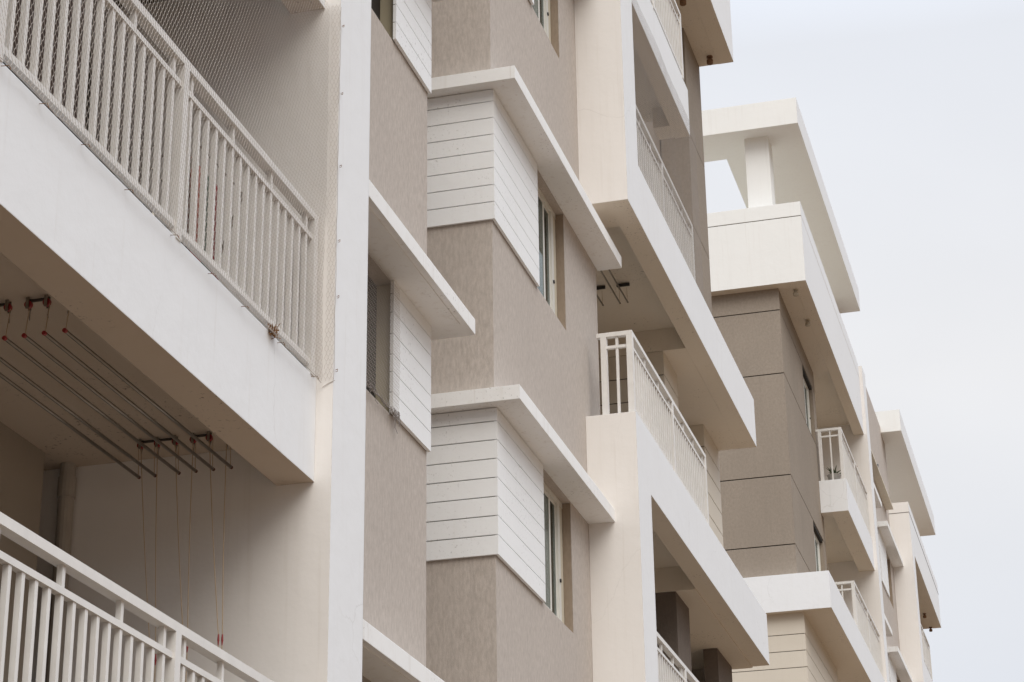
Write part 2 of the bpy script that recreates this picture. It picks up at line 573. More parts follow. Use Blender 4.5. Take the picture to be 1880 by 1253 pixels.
def unit_core(B, T, dy, ztop, lv, detail=True):
    """the repeated facade unit: bay with its free right corner, light shaft, bay with its free left corner, staggered balcony frame"""
    yw = 0.261 + dy
    y0 = 0.0 + dy
    # ---- bay left of the shaft
    xl, xr = T - 5.0, T - 1.69
    bay_skin(B, xl, xr, yw, yw + 0.17, lv, (T - 4.3, T - 2.50, -1.02, -0.008), ztop, ZB, TAUPE,
             [(xr - 0.25, xr, yw + 0.17, yw + 3.2, ZB, ztop), (xl, xr - 0.25, yw + 3.0, yw + 3.2, ZB, ztop)])
    # ---- bay right of the shaft
    bl, br = T + 0.15, T + 4.11
    bay_skin(B, bl, br, yw, yw + 0.22, lv, (T + 1.50, T + 2.738, -1.262, -0.008), ztop, ZB, TAUPE,
             [(bl, bl + 0.25, yw + 0.22, yw + 3.2, ZB, ztop), (bl + 0.25, br, yw + 3.0, yw + 3.2, ZB, ztop), (br - 0.15, br, yw + 0.22, yw + 3.0, ZB, ztop)])
    obj('shaft_wall', MB().box(xr, bl, yw + 2.6, yw + 2.8, ZB, ztop), TAUPE, B)
    for k in lv:
        # left bay: cladding, shade, window
        zs = [k - 0.008, k - 0.109, k - 0.253, k - 0.42, k - 0.576, k - 0.711, k - 0.865, k - 1.012]
        cb = obj('cladding', boards(T - 2.56, T - 1.675, yw - 0.030, yw - 0.004, zs), CLAD, B)
        obj('backing', MB().box(T - 2.555, T - 1.68, yw - 0.016, yw - 0.001, k - 1.01, k - 0.010), SHADOWGAP, cb)
        sunshade_left(B, T - 4.93, T - 1.40, y0 - 0.035, yw - 0.001, k)
        wn_ = obj('window', MB().box(T - 4.3, T - 2.53, yw + 0.171, yw + 0.21, k - 1.02, k - 0.97).box(T - 2.60, T - 2.531, yw + 0.171, yw + 0.21, k - 0.969, k - 0.008)
                  .box(T - 3.3, T - 3.25, yw + 0.171, yw + 0.21, k - 0.969, k - 0.008), DARKFR, B)
        obj('reveal', MB().box(T - 2.504, T - 2.5005, yw + 0.004, yw + 0.169, k - 1.018, k - 0.010).box(T - 4.3, T - 2.506, yw + 0.004, yw + 0.169, k - 1.0195, k - 1.016), REVEAL, wn_)
        obj('dark_opening_sheet', MB().box(T - 4.29, T - 2.5055, yw + 0.118, yw + 0.124, k - 1.0155, k - 0.0105), JOINT, wn_)  # opaque dark sheet, stands in for the unlit depth of the opening
        obj('pane', MB().box(T - 4.28, T - 3.305, yw + 0.18, yw + 0.186, k - 0.965, k - 0.01), GLASS, wn_)
        # right bay
        zs = [k - 0.008, k - 0.123] + [k - 0.123 - 0.1637 * i for i in range(1, 8)]
        f = boards(T + 0.125, T + 1.627, yw - 0.030, yw - 0.004, zs)
        for a, b in zip(zs, zs[1:]):
            f.box(T + 0.125, T + 0.147, yw - 0.004, yw + 2.0, b + (0.0045 if b != zs[-1] else 0), a - (0.0045 if a != zs[0] else 0))
        cb = obj('cladding', f, CLAD, B)
        obj('backing', MB().box(T + 0.140, T + 1.620, yw - 0.016, yw - 0.001, k - 1.266, k - 0.010)
            .box(T + 0.140, T + 0.1495, yw - 0.0005, yw + 1.995, k - 1.266, k - 0.010), SHADOWGAP, cb)
        atgap = (k % 6 == 0)
        sunshade_right(B, T, T + 0.149, T + (4.18 if atgap else 3.449), y0, yw - 0.001, k)
        sw = slider_window(B, T + 1.505, T + 2.735, k - 1.262, k - 0.010, yw + 0.080, T + 2.20, T + 2.52, T + 2.55)
        obj('reveal', MB().box(T + 2.7335, T + 2.737, yw + 0.004, yw + 0.083, k - 1.258, k - 0.012), BROWNREV, sw)
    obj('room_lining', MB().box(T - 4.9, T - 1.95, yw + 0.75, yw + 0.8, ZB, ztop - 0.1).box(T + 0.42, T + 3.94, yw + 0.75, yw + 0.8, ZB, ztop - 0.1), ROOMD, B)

def frame_stack(B, T, yf, ztop_band, pier_mat, low_mat, xe=11.25, zsof=6.32, rails=True):
    """the white staggered frames right of the bay: upper frame, open storey, lower frame"""
    yi = yf + 0.222
    x0, x1 = T + 3.45, T + 4.05
    ye = 0.2605 + (yf + 0.243)
    X = T + xe
    # upper frame: post, sill band, top band in one outline
    up = MB().box(x0, x1, yf, ye, 0.42, ztop_band).box(x1, X, yf, yi, 0.42, 1.10).box(x1, X, yf, yi, zsof, ztop_band)
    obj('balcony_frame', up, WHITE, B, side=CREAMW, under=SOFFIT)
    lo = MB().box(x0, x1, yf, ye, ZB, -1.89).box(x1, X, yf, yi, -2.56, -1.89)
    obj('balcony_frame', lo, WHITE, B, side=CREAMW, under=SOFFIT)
    # the coping joint of the roof parapet
    # mid parapet, set back
    obj('balcony_parapet', MB().box(x1, T + 7.9, yf + 0.103, yf + 0.29, 3.42, 4.08), WHITE, B, under=SOFFIT)
    # slabs with their dropped soffits
    yb = yf + 2.1
    for z, xd in ((0.42, 7.55), (-2.58, 7.43), (-5.58, 7.43)):
        zz = z
        m = MB()
        m.box(T + 4.12, X - 0.001, yi + 0.001, yb, zz + 0.285, zz + 0.55)               # slab
        m.box(T + xd, X - 0.001, yi + 0.001, yb, zz + 0.002, zz + 0.284)              # dropped soffit
        obj('balcony_slab', m, SOFFIT, B)
    m = MB().box(T + 4.12, T + 7.88, yf + 0.292, yb, 3.70, 4.0).box(T + 7.55, T + 7.879, yf + 0.292, yf + 0.50, 3.422, 3.699)
    obj('balcony_slab', m, SOFFIT, B)
    obj('roof_slab', MB().box(T + 4.06, X - 0.001, yi + 0.001, yb + 2.5, zsof + 0.003, zsof + 0.35), SOFFIT, B)
    if ztop_band > zsof + 1:
        obj('coping', MB().box(x0 - 0.004, X + 0.004, yf - 0.006, yi + 0.004, ztop_band - 0.28, ztop_band - 0.266).box(x0 - 0.004, x0 + 0.05, yi + 0.004, ye, ztop_band - 0.28, ztop_band - 0.266), SHADOWGAP, B)
    # storey -1 (open): cream grooved piers, side wall
    yp = yf + 0.498
    j = [0.42 - 0.30 * i for i in range(1, 9)]
    def pier(xa, xb, ya, yb_, za, zb, mat, jo):
        m = MB()
        core = grooved(m, xa, xb, ya, yb_, za, zb, jo)
        p = obj('pier', m, mat, B)
        obj('joint', core, SHADOWGAP, p)
    pier(T + 7.56, T + 8.39, yp, yp + 1.40, -2.02, 0.418, pier_mat, j)
    pier(T + 10.18, T + 11.245, yp + 0.018, yp + 0.20, -2.02, 0.418, pier_mat, j)
    pier(T + 7.44, T + 8.20, yp - 0.05, yp + 1.40, -5.02, -2.582, low_mat, [])
    pier(T + 10.1, T + 11.10, yp - 0.03, yp + 0.15, -5.02, -2.582, low_mat, [])
    # dark block over the open storey
    m = MB()
    core = grooved(m, T + 10.1, T + 11.25, yp + 0.005, yp + 0.40, 0.98, zsof, [4.68, 3.25, 1.8])
    d = obj('pier', m, DARKT, B)
    obj('joint', core, SHADOWGAP, d)
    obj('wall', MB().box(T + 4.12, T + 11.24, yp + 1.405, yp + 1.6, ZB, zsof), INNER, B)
    obj('wall', MB().box(T + 7.9, T + 10.09, yp + 0.41, yp + 0.6, 0.98, zsof).box(T + 8.4, T + 11.2, yp + 0.75, yp + 0.9, -5.0, 0.41), DARKT, B)
    # balcony doors, dark
    dr = obj('balcony_door', MB().box(T + 5.0, T + 7.2, yp + 1.36, yp + 1.403, -2.0, 0.15).box(T + 5.0, T + 7.2, yp + 1.36, yp + 1.403, 0.98, 3.2).box(T + 5.0, T + 7.2, yp + 1.36, yp + 1.403, -5.0, -2.85), ALU, B)
    for z in (-1.95, 1.03, -4.95):
        obj('pane', MB().box(T + 5.06, T + 6.07, yp + 1.34, yp + 1.359, z, z + 2.05).box(T + 6.13, T + 7.14, yp + 1.34, yp + 1.359, z, z + 2.05), ROOMD, dr)
    # top storey of the side wall behind the rail
    obj('wall', MB().box(X - 0.16, X - 0.012, yp + 0.405, yb + 2.4, 1.1, zsof).box(X - 0.16, X - 0.012, yp + 0.21, yb + 2.4, ZB, 0.40), TAUPE, B)

def railing(label, x0, x1, y, zb, zt, posts, ret=None, group='white steel balcony railings', pitch=0.11, name='balcony_railing', bottom=True, gap=0.14):
    t = thing(name, label, 'railing', ((x0 + x1) / 2, y, zb), group)
    m = MB().box(x0, x1, y - 0.03, y + 0.03, zt - 0.045, zt)
    if ret is not None:
        m.box(x0, x0 + 0.06, y + 0.03, ret, zt - 0.045, zt)
    obj('top_rail', m, RAIL, t)
    z2 = zt - gap
    m = MB().box(x0 + 0.06, x1, y - 0.018, y + 0.018, z2 - 0.03, z2)
    if ret is not None:
        m.box(x0 + 0.012, x0 + 0.048, y + 0.03, ret - 0.10, z2 - 0.03, z2)
    obj('second_rail', m, RAIL, t)
    zlow = zb + 0.09 if bottom else zb
    if bottom:
        m = MB().box(x0 + 0.06, x1, y - 0.018, y + 0.018, zb + 0.055, zb + 0.09)
        obj('bottom_rail', m, RAIL, t)
    ps = list(posts)
    for p in ps:
        obj('post', MB().box(p - 0.03, p + 0.03, y - 0.031, y + 0.031, zb - 0.002, zt - 0.046), RAIL, t)
    # balusters between the second and bottom rails; short pieces tie the two upper rails
    xs = sorted(ps)
    edges = [x0] + xs + [x1]
    b = MB(); s = MB()
    for a, c in zip(edges, edges[1:]):
        if c - a < 0.15:
            continue
        n = max(1, int(round((c - a) / pitch)) - 1)
        st = (c - a) / (n + 1)
        for i in range(1, n + 1):
            x = a + st * i
            b.box(x - 0.013, x + 0.013, y - 0.013, y + 0.013, zlow, z2 - 0.0305)
            if i in (1, n) or (n > 9 and i in (n // 3 + 1, 2 * n // 3 + 1)):
                obj('spacer', MB().box(x - 0.013, x + 0.013, y - 0.013, y + 0.013, z2 + 0.0005, zt - 0.0455), RAIL, t)
    if b.v:
        obj('baluster', b, RAIL, t)
    if ret is not None:
        ym = (y + ret) / 2
        r_ = MB().box(x0, x0 + 0.06, ret - 0.10, ret - 0.04, zb - 0.002, zt - 0.046)
        obj('post', r_, RAIL, t)
        obj('baluster', MB().box(x0 + 0.017, x0 + 0.043, ym - 0.05, ym - 0.024, zb, z2 - 0.031).box(x0 + 0.017, x0 + 0.043, ym - 0.05, ym - 0.024, z2 + 0.001, zt - 0.046), RAIL, t)
    return t

def hex_net(x0, x1, z0, z1, y, cw, ch, r, sag=0.012, skew=0.35, swap=None):
    """knotted netting: honeycomb of thin three-sided strands, a little slack"""
    nx = int((x1 - x0) / cw); nz_ = int((z1 - z0) / ch)
    vs, fs = [], []
    def P(i, j, s):
        # two rows of nodes per course
        x = x0 + cw * (i + (0.5 if j % 2 else 0.0))
        z = z0 + ch * (j + (0.0 if s == 0 else skew))
        nn = noise.noise((x * 1.3, z * 1.3, y)) * sag
        n2 = noise.noise((x * 5.0, z * 5.0, y + 4)) * cw * 0.45
        return Vector((min(max(x + n2, x0), x1), y + nn, min(max(z + n2 * 0.6, z0), z1)))
    def strand(a, b):
        d = b - a
        if d.length < 1e-4:
            return
        d.normalize()
        u = Vector((d.z, 0, -d.x)); v = Vector((0, 1, 0))
        k = len(vs)
        for p in (a, b):
            for an in (math.pi / 2, math.pi * 7 / 6, math.pi * 11 / 6):
                q = p + u * (math.cos(an) * r) + v * (-math.sin(an) * r)
                vs.append((q.x, q.y, q.z))
        for i in range(3):
            j = (i + 1) % 3
            fs.append((k + i, k + j, k + 3 + j, k + 3 + i))
    for j in range(nz_):
        for i in range(nx):
            a = P(i, j, 0); b = P(i, j, 1)
            strand(a, b)
            if j + 1 < nz_:
                if j % 2 == 0:
                    strand(b, P(i, j + 1, 0))
                    if i > 0: strand(b, P(i - 1, j + 1, 0))
                else:
                    strand(b, P(i, j + 1, 0))
                    if i + 1 < nx: strand(b, P(i + 1, j + 1, 0))
    if swap is not None:                   # the same netting turned into a plane of constant x
        vs = [(swap + (q[1] - y), q[0], q[2]) for q in vs]
    m = MB(); m.v = vs; m.f = fs
    return m

# ================================================================== NEAR BLOCK
A = thing('apartment_building', 'near white and taupe apartment block with netted balconies filling the left half', 'building', (0, 2.0, -Z0))
LV = [-6, -3, 0, 3]
unit_core(A, 0.0, 0.0, 7.2, LV)
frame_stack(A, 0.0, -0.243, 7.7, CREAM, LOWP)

# ---- left balcony stack
XL, XR = -12.6, -5.47
obj('pillar', MB().box(XR, -4.92, -0.40, 1.55, ZB, 8.2), WHITE, A, side=CREAMW)
obj('pillar', MB().box(XL - 0.5, XL, -0.40, 1.55, ZB, 8.2), WHITE, A)
for k in (-3, 0, 3):
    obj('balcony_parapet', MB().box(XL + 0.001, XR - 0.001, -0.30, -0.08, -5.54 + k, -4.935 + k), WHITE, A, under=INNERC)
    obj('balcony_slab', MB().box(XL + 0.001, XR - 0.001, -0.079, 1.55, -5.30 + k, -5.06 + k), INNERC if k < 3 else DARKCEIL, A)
# back walls with the pipe niche beside the pillar, and the door of each storey
NX = -5.74
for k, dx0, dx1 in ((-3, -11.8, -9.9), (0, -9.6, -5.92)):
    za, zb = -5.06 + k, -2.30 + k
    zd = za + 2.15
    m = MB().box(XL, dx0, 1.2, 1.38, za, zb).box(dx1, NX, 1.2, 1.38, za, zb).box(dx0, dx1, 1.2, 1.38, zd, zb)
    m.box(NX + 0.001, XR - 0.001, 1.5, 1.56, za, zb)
    obj('wall', m, INNER if k < 0 else LOWP, A)  # upper storey takes the copy with deeper shade in its colour
    obj('floor', MB().box(XL + 0.002, XR - 0.002, -0.07, 1.19, za + 0.0005, za + 0.012), FLOOR, A)
    d = obj('balcony_door', MB().box(dx0, dx0 + 0.06, 1.24, 1.34, za, zd).box(dx1 - 0.06, dx1, 1.24, 1.34, za, zd)
            .box(dx0 + 0.06, dx1 - 0.06, 1.24, 1.34, zd - 0.06, zd).box((dx0 + dx1) / 2 - 0.04, (dx0 + dx1) / 2 + 0.04, 1.24, 1.34, za, zd - 0.06), BROWNREV, A)
    obj('pane', MB().box(dx0 + 0.06, (dx0 + dx1) / 2 - 0.04, 1.30, 1.306, za, zd - 0.06).box((dx0 + dx1) / 2 + 0.04, dx1 - 0.06, 1.30, 1.306, za, zd - 0.06), GLASS, d)
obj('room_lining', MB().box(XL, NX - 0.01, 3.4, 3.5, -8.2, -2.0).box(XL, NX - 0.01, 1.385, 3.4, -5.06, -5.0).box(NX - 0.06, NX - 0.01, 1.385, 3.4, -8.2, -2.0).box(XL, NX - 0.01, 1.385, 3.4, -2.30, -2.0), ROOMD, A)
obj('drain_pipe', MB().tube((-5.522, 1.165, -8.0), (-5.522, 1.165, -5.30), 0.045, 16).tube((-5.522, 1.165, -5.05), (-5.522, 1.165, -2.30), 0.045, 16)
    .tube((-5.522, 1.165, -5.50), (-5.522, 1.165, -5.38), 0.052, 16).tube((-5.522, 1.165, -6.95), (-5.522, 1.165, -6.83), 0.052, 16), PIPE, A, smooth=False)

# ---- railings of the near block
railing('white steel railing behind the near bird net, standing on the largest white parapet', -12.58, -5.505, -0.275, -4.935, -3.945,
        [-12.5, -10.98, -9.18, -7.38, -5.54], name='balcony_railing')
railing('thick white steel railing in the bottom left corner below the hanging drying rods', -12.58, -5.505, -0.30, -7.935, -6.79,
        [-12.5, -10.72, -9.0, -7.22, -5.54])
railing('white steel railing turning a corner on the open balcony without a net', 3.54, 7.45, -0.185, -1.885, -0.985, [3.57, 5.55, 7.42], ret=0.15)
railing('white steel railing behind fine netting in the upper balcony frame', 4.055, 7.52, -0.155, 1.10, 2.0, [5.72, 7.49])
railing('white steel railing cut by the top of the picture above the set back parapet', 4.055, 7.62, -0.118, 4.08, 5.03, [5.85, 7.59])
railing('white steel railing of the dark shaded balcony at the bottom, right of the cream pillar', 4.055, 7.52, -0.165, -4.93, -3.88, [5.72, 7.49])
obj('balcony_parapet', MB().box(4.051, 7.9, -0.24, -0.05, -5.56, -4.93), WHITE, A, under=SOFFIT)

# ---- bird nets
nt1 = tag(obj('bird_net', hex_net(-9.9, -5.475, -4.965, -2.50, -0.335, 0.028, 0.0275, 0.00095), NETM, at=(-7.6, -0.335, -5.0)),
          'honeycomb bird net stretched over the large upper left balcony', 'netting', 'bird nets over the openings')
h = []
x = -9.8
random.seed(3)
while x < -5.5:
    z = -4.950 + random.uniform(-0.006, 0.004)
    k = random.uniform(0.7, 1.2)
    h.append([(x, -0.300, z), (x, -0.338, z - 0.004), (x + 0.006 * k, -0.342, z - 0.018 * k), (x + 0.012 * k, -0.336, z - 0.004)])
    x += random.uniform(0.26, 0.55)
for z in (-4.88, -4.43, -4.08, -3.6, -3.12, -2.66):
    h.append([(-5.44, -0.40, z), (-5.442, -0.414, z + 0.004), (-5.452, -0.416, z - 0.016), (-5.462, -0.41, z - 0.02)])
for pth in h:
    obj('hook', MB().path(pth, 0.0017, 5), RUST, nt1)
rp = MB()
pts = [(-9.9 + i * 0.09, -0.338 + 0.004 * math.sin(i * 2.1), -4.955 - 0.010 * abs(math.sin(i * 0.62)) + 0.004 * math.sin(i * 3.3)) for i in range(50)]
rp.path(pts, 0.0018, 5)
pts = [(-5.473 + 0.003 * math.sin(i), -0.402 - 0.004 * abs(math.sin(i * 1.3)), -4.95 + i * 0.08) for i in range(31)]
rp.path(pts, 0.0014, 5)
rp.path([(-5.476, -0.338, -4.99), (-5.474, -0.37, -4.97), (-5.472, -0.41, -4.955)], 0.002, 5)
obj('edge_rope', rp, NETM, nt1)
obj('side_net', hex_net(-0.402, -0.336, -4.955, -2.50, 0.0, 0.022, 0.0275, 0.0008, sag=0.002, swap=-5.477), NETM, nt1)
tag(obj('bird_net', hex_net(4.06, 7.86, 1.10, 3.42, -0.222, 0.036, 0.036, 0.0009), NETD, at=(5.9, -0.222, 1.1)),
    'fine grey bird net closing the balcony in the upper white frame', 'netting', 'bird nets over the openings')
n3 = tag(obj('bird_net', hex_net(-3.9, -2.44, -4.03, -3.0, 0.222, 0.026, 0.026, 0.0009), NETM, at=(-3.1, 0.222, -4.0)),
         'bird net with a frayed lower edge over the window beside the white pillar', 'netting', 'bird nets over the openings')
fr = MB()
for i in range(46):
    x = -3.6 + 1.16 * random.random()
    if i < 12: x = -2.62 + 0.16 * random.random()
    z = -4.02
    p = [(x, 0.222, z + 0.03)]
    for q in range(4):
        p.append((p[-1][0] + random.uniform(-0.025, 0.025), 0.222 + random.uniform(-0.02, 0.012), p[-1][2] - random.uniform(0.0, 0.032 if i > 11 else 0.05)))
    fr.path(p, 0.0022, 4)
fr.path([(-3.9 + i * 0.05, 0.226 + random.uniform(-0.01, 0.01), -4.025 + random.uniform(-0.014, 0.012)) for i in range(30)], 0.005, 5)
obj('frayed_edge', fr, NETD, n3)

# ---- bird nest in the near net
nb = MB()
random.seed(11)
for i in range(90):
    a = random.uniform(0, 6.28); e = random.uniform(-1, 1); rr = 0.032 * random.random() ** 0.5
    c = Vector((-6.17 + rr * math.cos(a) * 1.25, -0.315 + rr * 0.5 * math.sin(a), -4.925 + rr * e))
    d = Vector((random.uniform(-1, 1), random.uniform(-0.5, 0.5), random.uniform(-0.8, 0.8))).normalized() * random.uniform(0.012, 0.03)
    nb.tube(c - d, c + d, 0.0022, 4)
tag(obj('twig_clump', nb, TWIG, at=(-6.17, -0.315, -4.95)), 'small brown clump of dry twigs caught under the near railing', 'nest')

# ---- ceiling clothes airer of the lower left balcony
def airer(label, rods, xa, xb, z, zc, pulleys, bars, cord_z, red=True, px=None, r=0.0092):
    t = thing('clothes_airer', label, 'clothes airer', ((xa + xb) / 2, 0.35, z), 'ceiling clothes airers')
    for y in rods:
        rod = obj('rod', MB().tube((xa, y, z), (xb, y, z), r, 12), STEEL, t, smooth=True)
        for x, s in ((xa, -1), (xb, 1)):
            cap = MB().tube((x - s * 0.004, y, z), (x + s * 0.010, y, z), r + (0.0016 if s < 0 else 0.0006), 12)
            obj('end_cap', cap, (REDPL if s < 0 else DULLRED) if red else BLACKP, rod)
    for x in px:
        for y in pulleys:
            p = obj('pulley', MB().tube((x - 0.009, y, zc - 0.034), (x + 0.009, y, zc - 0.034), 0.019, 16), REDPL if red else BLACKP, t)
            b_ = MB().box(x - 0.016, x - 0.011, y - 0.008, y + 0.008, zc - 0.058, zc - 0.001).box(x + 0.011, x + 0.016, y - 0.008, y + 0.008, zc - 0.058, zc - 0.001)
            b_.path([(x + 0.02, y, zc - 0.055), (x + 0.035, y + 0.01, zc - 0.075), (x + 0.03, y + 0.005, zc - 0.10), (x + 0.012, y, zc - 0.09)], 0.0025, 5)
            obj('bracket', b_, STEEL, p)
        m = MB()
        for ya, yb in bars:
            hw = 0.006 if red else 0.012
            m.box(x - hw, x + hw, ya, yb, zc - (0.022 if red else 0.045), zc - 0.010)
        if m.v:
            obj('mounting_bar', m, DARKFR if red else BLACKP, t)
    c = MB()
    for y in rods:
        for x in (xa, xb):
            c.tube((x + (0.03 if x == xa else -0.02), y, zc - 0.03), (x + (0.005 if x == xa else -0.005), y, z + r), 0.0022, 5)
    obj('cord', c, CORD, t)
    return t
RODS = [0.078, 0.182, 0.284, 0.384, 0.525, 0.62]
ar = airer('six steel drying rods with red ends hung under the lower left balcony ceiling', RODS, -7.73, -5.745, -5.505, -5.30,
           [0.095, 0.198, 0.292, 0.398, 0.503, 0.603], [(0.40, 0.50), (0.505, 0.60), (0.20, 0.29)], -7.0, px=(-7.70, -5.775))
c = MB()
tips = [(-5.73, 0.50, -6.52), (-5.73, 0.47, -6.52), (-5.73, 0.314, -6.464), (-5.73, 0.292, -6.466), (-5.73, 0.117, -6.442), (-5.73, 0.095, -6.444)]
tops = [0.603, 0.503, 0.398, 0.292, 0.198, 0.095]
for tp, y in zip(tips, tops):
    a = Vector((-5.775, y, -5.33)); b = Vector(tp)
    n = 10
    pts = []
    for i in range(n + 1):
        f = i / n
        q = a.lerp(b, f)
        q.x -= 0.012 * math.sin(f * 3.14)
        pts.append(tuple(q))
    pts.append((tp[0] + 0.004, tp[1], tp[2] - 0.5))
    c.path(pts, 0.0026, 5)
obj('cord', c, CORD, ar)
ts = MB()
for x, y, z in tips:
    ts.tube((x, y, z - 0.02), (x, y, z + 0.015), 0.0065, 8, 0.004).tube((x, y, z - 0.045), (x, y, z - 0.02), 0.003, 8, 0.0055)
obj('cord_knob', ts, REDPL, ar)

airer('three grey drying rods with black ceiling bars inside the open balcony', [0.375, 0.465, 0.665], 4.35, 6.18, 0.50, 0.704, [], [(0.325, 0.475), (0.61, 0.76)], 0, red=False, px=(6.09, 4.45), r=0.009)

# ---- washing on the netted balcony
wr = thing('clothes_airer', 'pale drying rods under the dark ceiling of the netted upper left balcony', 'clothes airer', (-7.6, 0.7, -2.56), 'ceiling clothes airers')
for y in (0.47, 0.62, 0.77, 0.92, 1.07):
    obj('rod', MB().tube((-9.4, y, -2.56), (-6.0, y, -2.56), 0.012, 10), RAIL, wr, smooth=True)
c = MB()
for y in (0.47, 0.62, 0.77, 0.92, 1.07):
    c.tube((-9.3, y, -2.30), (-9.3, y, -2.56), 0.0025, 5).tube((-6.1, y, -2.30), (-6.1, y, -2.56), 0.0025, 5)
obj('cord', c, CORD, wr)
def garment(label, cat, name, x0, x1, y, ztop, h, mat, seed, bare=True):
    """a folded-over cloth: two wavy hanging layers joined over the rod"""
    m = MB(); rnd = random.Random(seed)
    nx, nz_ = 14, 12
    vs = []
    ph = rnd.uniform(0, 6)
    for j in range(2 * nz_ + 1):
        front = j <= nz_
        d = (nz_ - j) if front else (j - nz_)
        hh = h if front else h * rnd.uniform(0.8, 0.82)
        for i in range(nx + 1):
            f = i / nx
            z = ztop - hh * d / nz_ - 0.015 * math.sin(f * 9 + ph) * (d / nz_)
            yy = y + (-1 if front else 1) * (0.014 + 0.012 * d / nz_) + 0.022 * math.sin(f * 13 + ph) * (d / nz_)
            xx = x0 + (x1 - x0) * (f + 0.03 * math.sin(d * 0.5 + ph) * (d / nz_))
            vs.append((xx, yy, z))
    fs = [(j * (nx + 1) + i, j * (nx + 1) + i + 1, (j + 1) * (nx + 1) + i + 1, (j + 1) * (nx + 1) + i) for j in range(2 * nz_) for i in range(nx)]
    m._add(vs, fs)
    o = obj(name, m, mat, smooth=True, at=((x0 + x1) / 2, y, ztop))
    sm = o.modifiers.new('cloth_thickness', 'SOLIDIFY')
    sm.thickness = 0.004
    return tag(o, label, cat, 'washing on the netted balcony')
K = lambda n, c: cloth('fabric_' + n, c)
garment('black cloth hung farthest left behind the near railing bars', 'washing', 'towel', -9.2, -8.45, 0.47, -2.545, 0.95, K('black', (0.02, 0.018, 0.018)), 1)
garment('dark brown sheet hung behind the middle of the near railing', 'washing', 'bed_sheet', -8.30, -7.45, 0.47, -2.545, 1.15, K('brown', (0.06, 0.035, 0.025)), 2)
garment('maroon cloth hung behind the dark brown sheet', 'washing', 'towel', -7.3, -6.85, 0.62, -2.545, 1.05, K('maroon', (0.09, 0.02, 0.02)), 3)
lw = thing('added_drying_line', 'added low drying line of dark cloths behind the left bars of the netted balcony', 'drying line', (-7.9, 0.25, -5.05))  # dark cloths added to darken the gaps between the bars
obj('line', MB().tube((-9.6, 0.25, -3.40), (-6.62, 0.25, -3.40), 0.006, 8), STEEL, lw)
for x in (-9.6, -6.62):
    obj('post', MB().tube((x, 0.25, -5.05), (x, 0.25, -3.394), 0.012, 10), STEEL, lw)
garment('added charcoal blanket on the low drying line, nearest the left edge', 'washing', 'blanket', -9.2, -8.28, 0.25, -3.385, 1.0, K('charcoal', (0.035, 0.03, 0.03)), 8)
garment('added dark chocolate blanket in the middle of the low drying line', 'washing', 'blanket', -8.22, -7.42, 0.25, -3.385, 1.0, K('chocolate', (0.055, 0.033, 0.025)), 9)
garment('added greyish brown shawl on the low drying line, nearest the bright washing', 'washing', 'shawl', -7.38, -6.68, 0.25, -3.385, 0.95, K('grey_brown', (0.095, 0.075, 0.062)), 10)
# low stand with bright washing near the railing end
st = thing('drying_stand', 'low folding stand holding bright washing behind the right part of the near railing', 'drying stand', (-6.25, 0.15, -5.05))
for x in (-6.6, -5.98):
    obj('leg', MB().tube((x, -0.02, -5.05), (x, 0.34, -3.98), 0.010, 8), STEEL, st)
    obj('leg', MB().tube((x + 0.02, 0.34, -5.05), (x + 0.02, -0.02, -3.98), 0.010, 8), STEEL, st)
tr = MB()
for y in (-0.02, 0.10, 0.22, 0.34):
    tr.tube((-6.62, y, -3.97), (-5.96, y, -3.97), 0.006, 8)
obj('rail', tr, STEEL, st)
garment('black trousers on the low stand behind the near railing', 'washing', 'trousers', -6.60, -6.44, 0.10, -3.955, 0.75, K('ink', (0.012, 0.012, 0.014)), 4)
garment('pink striped towel on the low stand between black trousers and green cloth', 'washing', 'towel', -6.43, -6.30, 0.10, -3.955, 0.72, K('pink', (0.34, 0.12, 0.09)), 5)
garment('dull green cloth on the low stand behind the near railing', 'washing', 'towel', -6.29, -6.16, 0.10, -3.955, 0.72, K('green', (0.10, 0.13, 0.10)), 6)
garment('dark red shirt on the low stand behind the near railing', 'washing', 'shirt', -6.15, -6.02, 0.10, -3.955, 0.72, K('red', (0.20, 0.02, 0.025)), 7)

# ================================================================== FAR BLOCK
T = 33.05
F = thing('apartment_building', 'far white and taupe apartment block with flat roof canopies against the sky', 'building', (30, 2.0, -Z0))
unit_core(F, T, 0.06, 9.6, [0, 3, 6])
frame_stack(F, T, -0.185, 7.66, CREAM, DARKT, zsof=6.42)
railing('short far railing seen edge on at the far right end of the distant block', T + 4.055, T + 7.62, -0.06, 4.08, 5.03, [T + 5.85, T + 7.59])

# dark jointed tower
m = MB()
JZ = [5.93, 4.72, 2.83, 1.58]
tz = [6.352] + JZ + [0.90]
gap = 0.019
holes = {(5.93, 4.72), (2.83, 1.58)}
for a, b in zip(tz, tz[1:]):
    za, zb = a - (gap / 2 if a != tz[0] else 0), b + (gap / 2 if b != tz[-1] else 0)
    if (a, b) in holes:
        m.box(19.5, 22.15, 0.43, 5.0, zb, za)
        m.box(23.47, 23.8, 0.43, 1.7, zb, za)
    else:
        m.box(19.5, 23.8, 0.43, 5.0, zb, za)
tw = obj('wall', m, DARKT, F)
jm = MB()
for j in JZ:
    jm.box(19.514, 23.79, 0.444, 4.9, j - 0.05, j + 0.05)
obj('joint', jm, JOINT, tw)
for zt_, zb_ in ((5.90, 4.78), (2.80, 1.64)):
    slider_window(F, 22.16, 23.46, zb_, zt_, 0.50, 22.75, 23.30, 23.3)
obj('room_lining', MB().box(22.2, 23.4, 1.4, 1.5, 1.0, 6.2), ROOMD, F)

